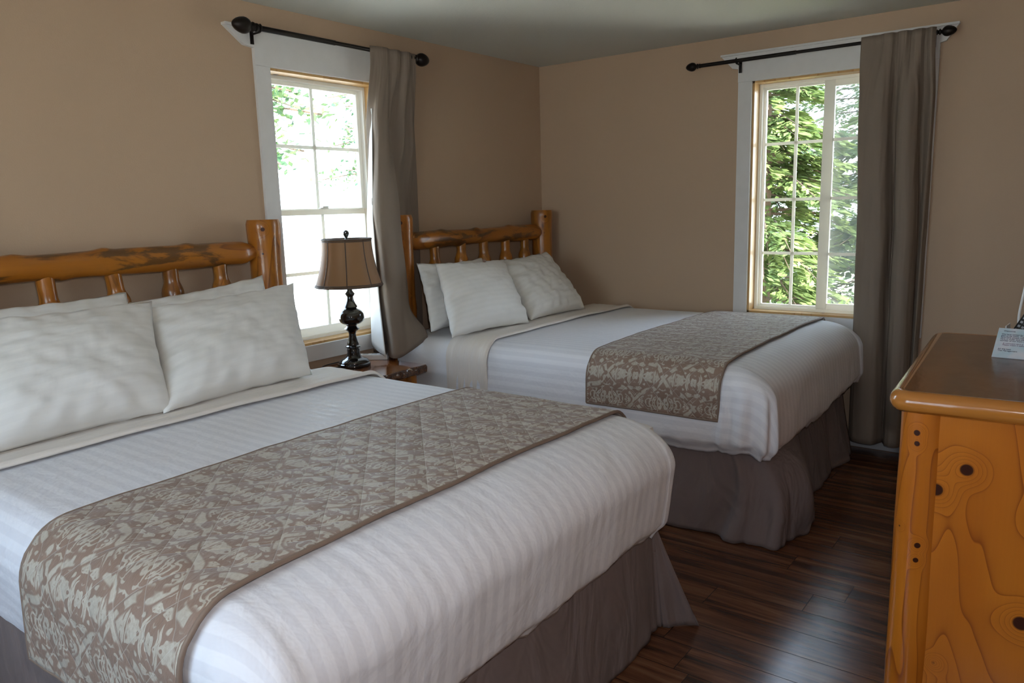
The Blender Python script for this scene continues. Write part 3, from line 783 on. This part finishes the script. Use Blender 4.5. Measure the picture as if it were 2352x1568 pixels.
skirt([(.2, YA - .765), (1.2, YA - .765), (1.95, YA - .765), (2.12, YA - .74), (2.18, YA - .60), (2.18, YA), (2.18, YA + .74)],
      [(.2, YA - .765), (1.2, YA - .765), (1.86, YA - .735), (2.12, YA - .80), (2.33, YA - .72), (2.335, YA - .40), (2.27, YA + .30), (2.27, YA + .76)][:0] or
      [(.2, YA - .765), (1.2, YA - .760), (1.90, YA - .735), (2.20, YA - .775), (2.345, YA - .55), (2.27, YA + .1), (2.25, YA + .74)],
      .45, .004, 'dark taupe bed skirt bulging at the foot corner of the far bed', .030, .26, 1, .11)
skirt([(.2, YN - .765), (1.2, YN - .765), (2.05, YN - .765), (2.16, YN - .70), (2.17, YN), (2.17, YN + .5), (2.165, YN + .735), (2.16, YN + .76), (2.15, YN + .775), (2.10, YN + .775), (1.9, YN + .77), (.3, YN + .765)],
      [(.2, YN - .765), (1.2, YN - .765), (2.05, YN - .775), (2.19, YN - .72), (2.20, YN), (2.19, YN + .5), (2.172, YN + .79), (2.19, YN + .835), (2.275, YN + .905), (2.15, YN + .85), (1.9, YN + .80), (.3, YN + .765)],
      .45, .004, 'dark taupe bed skirt flaring at the foot of the near bed', .010, .16, 5)

# pillows
gP = None
pillow([(.50, -3.94, .83), (.50, -3.28, .83), (.24, -3.24, 1.17), (.24, -3.92, 1.17)], 0, 'back pillow of the near bed, mostly hidden at the far left', thick=.11, seed=1)
pillow([(.50, -3.27, .83), (.50, -2.68, .83), (.25, -2.62, 1.185), (.25, -3.26, 1.13)], 0, 'back pillow of the near bed with its corner against the post by the lamp', thick=.11, seed=2)
pillow([(.79, -4.00, .80), (.775, -3.385, .80), (.43, -3.24, 1.145), (.43, -3.93, 1.15)], 0, 'front pillow of the near bed, at the left edge away from the lamp', thick=.20, seed=3)
pillow([(.785, -3.43, .80), (.735, -2.76, .80), (.40, -2.565, 1.15), (.42, -3.27, 1.12)], 0, 'front pillow of the near bed, nearer the lamp', thick=.19, seed=4)
pillow([(.42, -1.70, .80), (.42, -1.02, .80), (.21, -.98, 1.15), (.21, -1.57, 1.16)], 0, 'back pillow of the far bed beside the curtain', thick=.11, seed=5)
pillow([(.42, -.98, .80), (.42, -.40, .80), (.21, -.34, 1.14), (.21, -.95, 1.13)], 0, 'back pillow of the far bed in the room corner', thick=.11, seed=6)
pillow([(.665, -1.10, .80), (.685, -.52, .80), (.36, -.48, 1.16), (.37, -1.02, 1.13)], 0, 'front pillow of the far bed nearest the room corner', thick=.17, seed=7)
pillow([(.66, -1.80, .80), (.70, -1.17, .80), (.385, -.985, 1.145), (.38, -1.60, 1.165)], 0, 'front pillow of the far bed nearest the curtain', thick=.17, seed=8)

# ------------------------------------------------------------------ nightstand, lamp, power strip
NZ = .645
ns = tag(empty('nightstand', (.25, -2.10, 0)), 'varnished log nightstand with a live-edge slab top under the lamp', 'nightstand')
bm = bmesh.new(); rows = []
X0, X1, Y0, Y1 = .022, .485, -2.375, -1.81
N = 60
for z, ins in ((NZ - .045, .010), (NZ - .038, .002), (NZ - .012, .0), (NZ - .003, .005), (NZ, .010)):
    row = []
    for i in range(N):
        y = Y0 + (Y1 - Y0) * i / (N - 1); row.append((X1 - ins + .010 * fbm(y * 14, z * 30) * (1 if z < NZ - .002 else .6), y, z))
    row += [(X0, Y1, z)] + [(X0, Y0, z)]
    rows.append(row)
quadmesh(bm, rows, True, True); bmesh.ops.recalc_face_normals(bm, faces=bm.faces[:])
tp = mesh_obj('top', bm, M_NS, ns, mats=[M_NS, M_BARK]); tp.location = (-.25, 2.10, 0)
for p in tp.data.polygons:
    if p.center.x > X1 - .03 and p.normal.x > .35 and abs(p.normal.z) < .93: p.material_index = 1
bm = bmesh.new(); box(bm, .05, .43, -2.33, -1.87, .10, NZ - .045, .004); o = mesh_obj('body', bm, M_LOGZ, ns); o.location = (-.25, 2.10, 0)
for xx in (.07, .43):
    for yy in (-2.32, -1.885):
        o = mesh_obj('leg', logmesh('z', NZ - .046, lambda s: .032, 18, .05, xx * 9 + yy, 20), M_LOGZ, ns); smooth_angle(o); o.location = (xx - .25, yy + 2.10, 0)
for z0_, z1_ in ((.38, .57), (.16, .35)):
    bm = bmesh.new(); box(bm, .43, .452, -2.275, -1.93, z0_, z1_, .006); dr = mesh_obj('drawer', bm, M_LOGZ, ns); dr.location = (-.25, 2.10, 0)
    bm = bmesh.new(); lathe(bm, [(.008, 0), (.008, .012), (.017, .02), (.017, .028), (.008, .034)], 16, Matrix.Translation((.452, -2.10, (z0_ + z1_) / 2)) @ Matrix.Rotation(pi / 2, 4, 'Y'))
    mesh_obj('knob', bm, M_IRON, dr, True)

LX, LY = .165, -2.035
tl = tag(empty('table_lamp', (LX, LY, NZ)), 'dark turned table lamp with a tan bell shade on the nightstand', 'lamp')
bm = bmesh.new()
prof = [(.0001, .001), (.086, .001), (.088, .010), (.087, .018), (.080, .022), (.080, .027), (.074, .034), (.066, .040), (.052, .044), (.042, .052), (.036, .062), (.033, .078), (.034, .090), (.030, .098), (.040, .104), (.040, .110), (.031, .115), (.031, .124), (.027, .132), (.024, .145), (.020, .160), (.018, .175), (.022, .188), (.034, .198), (.040, .203), (.034, .208), (.025, .216), (.030, .226), (.050, .232), (.063, .244), (.069, .262), (.066, .282), (.055, .298), (.038, .308), (.030, .312), (.037, .320), (.033, .327), (.026, .338), (.019, .356), (.017, .372), (.022, .380), (.027, .388), (.020, .396), (.014, .405), (.0125, .45), (.012, .50), (.0001, .501)]
lathe(bm, prof, 48); o = mesh_obj('base', bm, M_LAMPB, tl); smooth_angle(o)
SZ0, SZ1 = .432, .672
def shr(z, a):
    t = (z - SZ0) / (SZ1 - SZ0); r = .127 + .048 * (1 - t) ** 1.9
    sc_ = abs(sin(a * 4)); return r * (.975 + .025 * (1 - (1 - sc_) ** 2) - 0)
bm = bmesh.new(); seg = 96
quadmesh(bm, [[(shr(z, a) * cos(a), shr(z, a) * sin(a), z) for a in [2 * pi * k / seg for k in range(seg)]] for z in [SZ0 + (SZ1 - SZ0) * i / 20 for i in range(21)]], True)
shd = mesh_obj('lamp_shade', bm, M_SHADE, tl, True)
bm = bmesh.new(); quadmesh(bm, [[((shr(z, a) - .003) * cos(a), (shr(z, a) - .003) * sin(a), z) for a in [2 * pi * k / seg for k in range(seg)]] for z in [SZ0 + (SZ1 - SZ0) * i / 20 for i in range(21)]], True)
mesh_obj('shade_lining', bm, M_SHIN, shd, True)
bm = bmesh.new()
for zc, r_ in ((SZ0, .005), (SZ0 + .009, .003), (SZ1, .005), (SZ1 - .009, .003)):
    pts = [(shr(min(max(zc, SZ0), SZ1), a) * cos(a), shr(min(max(zc, SZ0), SZ1), a) * sin(a), zc) for a in [2 * pi * k / seg for k in range(seg + 1)]]; tube(bm, pts, r_, 8, False)
for k in range(8):
    a = k * pi / 4 + .0
    tube(bm, [((shr(z, a) + .001) * cos(a), (shr(z, a) + .001) * sin(a), z) for z in [SZ0 + (SZ1 - SZ0) * i / 20 for i in range(21)]], .0028, 6, False)
tag(mesh_obj('piping', bm, M_SHTRIM, shd, True), 'brown piping along the seams and rims')
bm = bmesh.new()
for s in (-1, 1): tube(bm, spline([(0, s * .012, .50), (0, s * .055, .54), (0, s * .055, .60), (0, s * .004, .668)], 8), .002, 6)
for k in range(3): a = k * 2 * pi / 3; tube(bm, [(0, 0, .668), (.118 * cos(a), .118 * sin(a), .665)], .0018, 6)
mesh_obj('harp', bm, M_IRON, tl)
bm = bmesh.new(); lathe(bm, [(.004, .664), (.010, .668), (.008, .675), (.006, .680), (.012, .690), (.016, .700), (.015, .711), (.008, .718), (.0001, .720)], 20); smooth_angle(mesh_obj('finial', bm, M_LAMPB, tl))
bm = bmesh.new(); lathe(bm, [(.012, .48), (.014, .50), (.028, .54), (.030, .56), (.024, .585), (.0001, .597)], 20); mesh_obj('bulb', bm, M_PLAST, tl, True)
bm = bmesh.new(); tube(bm, spline([(-.01, -.085, .008), (-.03, -.13, .009), (-.03, -.165, .012), (-.01, -.172, .012), (.0, -.168, .006)], 8), .0032, 8)
tube(bm, spline([(.0, -.168, .006), (-.06, -.16, .006), (-.125, -.10, .006), (-.135, .03, .006), (-.12, .08, .006)], 8), .0032, 8)
mesh_obj('cord', bm, M_BLACK, tl, True)

ps = tag(empty('power_strip', (.131, -1.851, NZ), math.radians(-55)), 'white power strip lying on the nightstand behind the lamp', 'power strip')
bm = bmesh.new(); box(bm, -.022, .022, -.13, .072, 0, .032, .006); mesh_obj('body', bm, M_PLAST, ps)
bm = bmesh.new()
for k in range(4): box(bm, -.012, .012, -.118 + k * .05, -.088 + k * .05, .0322, .0328)
mesh_obj('socket', bm, M_KEY, ps)
bm = bmesh.new(); box(bm, -.012, .012, .030, .058, .032, .056, .004); pl = mesh_obj('plug', bm, M_BLACK, ps)
bm = bmesh.new(); tube(bm, spline([(0, .045, .053), (-.005, .055, .085), (-.02, .085, .095), (-.045, .11, .065), (-.06, .12, .02), (-.062, .122, .004)], 8), .0032, 8)
mesh_obj('cord', bm, M_BLACK, pl, True)

# ------------------------------------------------------------------ dresser
DX, DY, DZ = 2.835, -2.425, .92
dr = tag(empty('log_dresser', (DX, DY, 0), math.radians(2.7)), 'honey pine dresser with log corner posts at the right edge', 'dresser')
DW, DL = .50, 1.165
KN = [(.205, .03, .712, .021), (.135, .03, .642, .022), (.36, .03, .30, .024), (.160, .03, .115, .011), (.40, .03, .60, .02)]
M_DSIDE = wood('knotty_pine_panel', 'z', DRS, 0, KN, rings=8, rough=.3, coat=.3, stretch=.22, seed=1.3, rndobj=False)
M_DPOST = wood('peeled_pine_post', 'z', DRS, 0, ((-.008, -.055, .806, .009), (-.006, -.055, .775, .008), (.012, -.055, .475, .009), (.010, -.055, .43, .008), (-.035, -.04, .52, .006)), rings=7, rough=.3, coat=.4, stretch=.3, seed=4.2, rndobj=False)
M_DTOP = wood('worn_varnished_top', 'y', ((.26, .10, .022), (.19, .07, .016), (.09, .03, .008)), .6, rings=2.5, rough=.24, coat=.12)
M_DLIP = wood('rounded_pine_lip', 'x', ((.58, .23, .040), (.48, .17, .025), (.22, .06, .008)), 0, rings=2.0, rough=.2, coat=.8)
bm = bmesh.new(); box(bm, .035, DW - .01, .035, DL - .03, .905 - .02, DZ, .002); mesh_obj('top', bm, M_DTOP, dr)
# half-round lip along the front end, the near side and the far side
hh = .031
def lip(pts, nm='lip'):
    bm = bmesh.new(); tube(bm, pts, hh, 20)
    for v in bm.verts: v.co.z = min(v.co.z, DZ - .0 - 0) if False else v.co.z
    o = mesh_obj(nm, bm, M_DLIP, dr); smooth_angle(o); return o
zc = DZ - hh + .001
cr = .03
cpts = []
for cx_, cy_, a0 in ((hh + cr, hh + cr, pi * 1.5), ):
    cpts += [(cx_ + cr * cos(a), cy_ + cr * sin(a), zc) for a in [a0 - k * (pi / 2) / 6 for k in range(7)]]
cpts2 = [(hh + cr + cr * cos(a), DL - hh - cr + cr * sin(a), zc) for a in [pi - k * (pi / 2) / 6 for k in range(7)]]
lip([(DW, hh, zc)] + cpts + cpts2 + [(DW, DL - hh, zc)])
# side panel facing the camera, back, far side, drawers on the bed side
bm = bmesh.new(); box(bm, .06, DW - .02, .040, .058, .022, DZ - .055); mesh_obj('side_panel', bm, M_DSIDE, dr)
bm = bmesh.new(); box(bm, .06, DW - .02, DL - .058, DL - .040, .08, DZ - .055); mesh_obj('side_panel', bm, M_DSIDE, dr)
bm = bmesh.new(); box(bm, DW - .035, DW - .02, .058, DL - .058, .08, DZ - .055); mesh_obj('back_panel', bm, M_DSIDE, dr)
bm = bmesh.new(); box(bm, .075, .09, .058, DL - .058, .08, DZ - .055); mesh_obj('drawer_frame', bm, M_DSIDE, dr)
for yy in (.072, DL - .072):
    bm = logmesh('z', DZ - .058, lambda s: .057 * (1 + .02 * sin(s * 6)), 30, .022, yy, 60)
    o = mesh_obj('post', bm, M_DPOST, dr); smooth_angle(o); o.location = (.088, yy, 0)
    bm = bmesh.new(); box(bm, DW - .07, DW - .01, yy - .03, yy + .03, 0, DZ - .058, .008); mesh_obj('leg', bm, M_DPOST, dr)
for r_ in range(4):
    for c_ in range(2):
        ya = .135 + c_ * (DL - .27) / 2 + .008; yb = ya + (DL - .27) / 2 - .016; za = .11 + r_ * .185
        bm = bmesh.new(); box(bm, .052, .075, ya, yb, za, za + .170, .008); d_ = mesh_obj('drawer', bm, M_DPOST, dr)
        bm = bmesh.new(); lathe(bm, [(.008, 0), (.008, .012), (.018, .02), (.018, .028), (.009, .034)], 16, Matrix.Translation((.052, (ya + yb) / 2, za + .085)) @ Matrix.Rotation(-pi / 2, 4, 'Y'))
        mesh_obj('knob', bm, M_IRON, d_, True)

# card leaning on a caddy with the remote behind it
ZT = DZ + .0005
def lean_matrix(p, rz, tilt):
    return Matrix.Translation(p) @ Matrix.Rotation(rz, 4, 'Z') @ Matrix.Rotation(tilt, 4, 'X')
card = None
bm = bmesh.new(); box(bm, 0, .165, -.0012, .0012, 0, .135)
card = mesh_obj('notice_card', bm, M_CARD); card.matrix_world = lean_matrix((3.026, -1.755, ZT + .001), math.radians(-4), -math.radians(52))
tag(card, 'pale blue printed notice card leaning on the dresser top', 'card')
def text(par, s, x, z, size, m, bold=False):
    cu_ = bpy.data.curves.new('t', 'FONT'); cu_.body = s; cu_.size = size; cu_.extrude = .0002; cu_.space_line = .95
    o = bpy.data.objects.new('t', cu_); COL.objects.link(o); bpy.context.view_layer.update()
    me = bpy.data.meshes.new_from_object(o); COL.objects.unlink(o); bpy.data.objects.remove(o)
    me.materials.append(m); q = bpy.data.objects.new('printed_text', me); COL.objects.link(q); q.parent = par
    q.location = (x, -.0016, z); q.rotation_euler = (pi / 2, 0, 0)
text(card, 'Welcome', .016, .119, .0085, M_INK)
text(card, 'We have waited for your arrival and are\nglad to be hosts. The other rules for the\ncard have always needed to be seen by all\nhere in order and please, this is the one\nnumber of our front office to help you.', .012, .104, .0078, M_INK)
text(card, 'A comment card is in your room now\nPlease check it before departure', .022, .062, .0075, M_INKR)
text(card, 'All the best\nThe Management', .012, .036, .0080, M_INK)
cad = tag(empty('remote_caddy', (3.085, -1.60, ZT), math.radians(-4)), 'clear white holder standing behind the notice card', 'holder')
bm = bmesh.new(); box(bm, -.035, .065, -.025, .065, 0, .006, .001); box(bm, -.035, .065, .02, .024, .006, .045, .001); box(bm, -.035, .065, .06, .064, .006, .055, .001); box(bm, -.035, -.031, -.02, .064, .006, .088, .001); box(bm, .061, .065, .02, .064, .006, .05, .001)
mesh_obj('tray', bm, M_PLAST, cad)
bm = bmesh.new(); box(bm, -.024, .024, -.010, .010, 0, .150, .006)
rem = mesh_obj('remote_control', bm, M_BLACK); rem.matrix_world = lean_matrix((3.066, -1.560, ZT + .012), math.radians(-4), -math.radians(22)) @ Matrix.Rotation(math.radians(24), 4, 'Y')
tag(rem, 'black remote control standing in the holder behind the card', 'remote control')
bm = bmesh.new()
for r_ in range(7):
    for c_ in range(3): box(bm, -.017 + c_ * .0125, -.009 + c_ * .0125, -.0112, -.0098, .05 + r_ * .016, .058 + r_ * .016, .0005)
mesh_obj('buttons', bm, M_KEY, rem)
bm = bmesh.new(); tube(bm, spline([(3.075, -1.30, ZT + .004), (3.068, -1.30, 1.0), (3.078, -1.30, 1.10), (3.094, -1.30, 1.25)], 8), .0045, 10)  # thin white upright shape standing in for an unidentified pale strip
tag(mesh_obj('sliver', bm, M_PLAST, None, True), 'thin white cable rising at the right edge behind the remote', 'sliver')

# ------------------------------------------------------------------ outdoors
GZ = -.35
bm = bmesh.new(); bmesh.ops.create_grid(bm, x_segments=60, y_segments=60, size=40)
for v in bm.verts: v.co.z = .12 * fbm(v.co.x * .25, v.co.y * .25) if max(abs(v.co.x - 2), abs(v.co.y + 3)) > 6 else 0
g = mesh_obj('ground', bm, M_GROUND); g.location = (0, 0, GZ - .1); tag(g, kind='structure')
bm = bmesh.new(); box(bm, -T, XR + T, YB - T, T, GZ - .3, -.12); tag(mesh_obj('trim_1', bm, M_EXT), kind='structure')

def leaf_mesh(name, leaves, m, parent, w, ln):
    """leaves: list of (pos, dir, normal, scale); each a bent four-point leaf"""
    vs = []; fs = []
    for p, d, n_, s in leaves:
        sd = d.cross(n_)
        if sd.length < 1e-4: continue
        sd.normalize(); k = len(vs); a = p; b = p + d * ln * s
        mid = p + d * ln * s * .5 + n_ * .0
        vs += [a, mid + sd * w * s, b, mid - sd * w * s]; fs.append((k, k + 1, k + 2, k + 3))
    me = bpy.data.meshes.new(name); me.from_pydata([tuple(v) for v in vs], [], fs); me.materials.append(m)
    o = bpy.data.objects.new(name, me); COL.objects.link(o); o.parent = parent; return o
def conifer(x, y, h, r, label, m, seed, zlow=.3, nb=95, per=110, droop=.35):
    rr = random.Random(seed); root = tag(empty('conifer_tree', (x, y, GZ - .12)), label, 'tree', 'conifers outside the right window')
    bm = bmesh.new(); tube(bm, [(0, 0, 0), (0, 0, h * .5), (0, 0, h)], [.06 + h * .012, .04 + h * .007, .01], 10); mesh_obj('trunk', bm, M_TRUNK, root, True)
    lv = []; bmb = bmesh.new()
    for b in range(nb):
        t = rr.random() ** .8; z = zlow + (h - zlow) * t; L = r * (1 - t) ** .8 * (.75 + .4 * rr.random()) + .1
        a = rr.random() * 2 * pi; dr_ = droop * (.6 + .8 * rr.random())
        P = lambda s: Vector((cos(a) * L * s, sin(a) * L * s, z + .12 * s * L - dr_ * L * s * s))
        tube(bmb, [P(0), P(.5), P(1)], [.016, .009, .003], 5, False)
        side = Vector((-sin(a), cos(a), 0))
        for k in range(per):
            s = .15 + .85 * rr.random() ** .7; q = rr.choice((-1, 1)); w_ = (1.12 - s) * .38 * L * rr.random() + .02
            p = P(s) + side * q * w_ + Vector((0, 0, -.25 * w_ + (rr.random() - .5) * .05))
            d = (side * q * .75 + Vector((cos(a), sin(a), -.25 - .3 * rr.random())) * .8).normalized()
            n_ = Vector((rr.gauss(0, .45), rr.gauss(0, .45), 1)).normalized()
            lv.append((p, d, n_, .7 + .7 * rr.random()))
    mesh_obj('branches', bmb, M_TRUNK, root)
    leaf_mesh('needles', lv, m, root, .019, .11)
    return root
conifer(.45, 3.5, 4.6, 1.25, 'nearest sunlit conifer with drooping boughs just outside the right window', M_CONIF, 3, nb=260, per=150)
conifer(1.75, 5.0, 6.0, 1.7, 'broad conifer behind the nearest one outside the right window', M_CONIF, 4, nb=240, per=150)
conifer(-.9, 6.4, 6.6, 2.0, 'dark conifer standing behind and left outside the right window', M_CONIFD, 5, nb=240, per=150)
conifer(.6, 8.9, 8.0, 2.6, 'farthest conifer outside the right window', M_CONIFD, 6, nb=260, per=150)
def bush(x, y, r, h, n, label, m, seed, cat='bush', name='leafy_bush', w=.022, ln=.11, group=None):
    rr = random.Random(seed); root = tag(empty(name, (x, y, GZ - .12)), label, cat, group)
    lv = []; bmb = bmesh.new()
    for k in range(16):
        a = rr.random() * 2 * pi; L = r * (.5 + .5 * rr.random()); hh_ = h * (.6 + .4 * rr.random())
        pts = spline([(0, 0, 0), (cos(a) * L * .4, sin(a) * L * .4, hh_ * .8), (cos(a) * L, sin(a) * L, hh_)], 6); tube(bmb, pts, .008, 5, False)
        for q in range(n // 16):
            i = rr.randrange(3, len(pts)); p = pts[i] + Vector((rr.gauss(0, .07), rr.gauss(0, .07), rr.gauss(0, .06)))
            d = Vector((rr.gauss(0, 1), rr.gauss(0, 1), rr.gauss(0, .5))).normalized(); lv.append((p, d, Vector((rr.gauss(0, .5), rr.gauss(0, .5), 1)).normalized(), .6 + .7 * rr.random()))
    mesh_obj('stems', bmb, M_TRUNK, root); leaf_mesh('leaves', lv, m, root, w, ln); return root
bush(1.05, 2.2, .55, .85, 1500, 'bright ferny bush below the left pane of the right window', M_FERN, 11)
bush(1.75, 2.6, .6, .95, 1500, 'ferny bush below the right pane of the right window', M_FERN, 12)
bush(.45, 2.5, .55, .75, 1300, 'low green bush at the bottom left corner of the right window', M_FERN, 13)
def broadleaf(x, y, h, r, label, seed):
    rr = random.Random(seed); root = tag(empty('broadleaf_tree', (x, y, GZ - .12)), label, 'tree')
    bm = bmesh.new(); tube(bm, [(0, 0, 0), (.1, 0, h * .5), (0, .1, h * .8)], [.10, .07, .03], 8); mesh_obj('trunk', bm, M_TRUNK, root, True)
    lv = []; bmb = bmesh.new()
    for k in range(46):
        a = rr.random() * 2 * pi; t = .45 + .5 * rr.random(); L = r * (.5 + .6 * rr.random())
        pts = spline([(0, 0, h * t), (cos(a) * L * .5, sin(a) * L * .5, h * t + .25 * L), (cos(a) * L, sin(a) * L, h * t + .2 * L)], 5); tube(bmb, pts, .014, 5, False)
        for q in range(120):
            p = pts[rr.randrange(2, len(pts))] + Vector((rr.gauss(0, .16), rr.gauss(0, .16), rr.gauss(0, .14)))
            lv.append((p, Vector((rr.gauss(0, 1), rr.gauss(0, 1), rr.gauss(0, .6))).normalized(), Vector((rr.gauss(0, .5), rr.gauss(0, .5), 1)).normalized(), .7 + .6 * rr.random()))
    mesh_obj('branches', bmb, M_TRUNK, root); leaf_mesh('leaves', lv, M_PALEL, root, .035, .12); return root
broadleaf(-5.6, .9, 5.0, 1.7, 'pale sunlit broadleaf tree reaching into the upper left pane of the left window', 21)
broadleaf(-9.5, 8.6, 4.6, 2.0, 'pale broadleaf tree behind the right panes of the left window', 22)
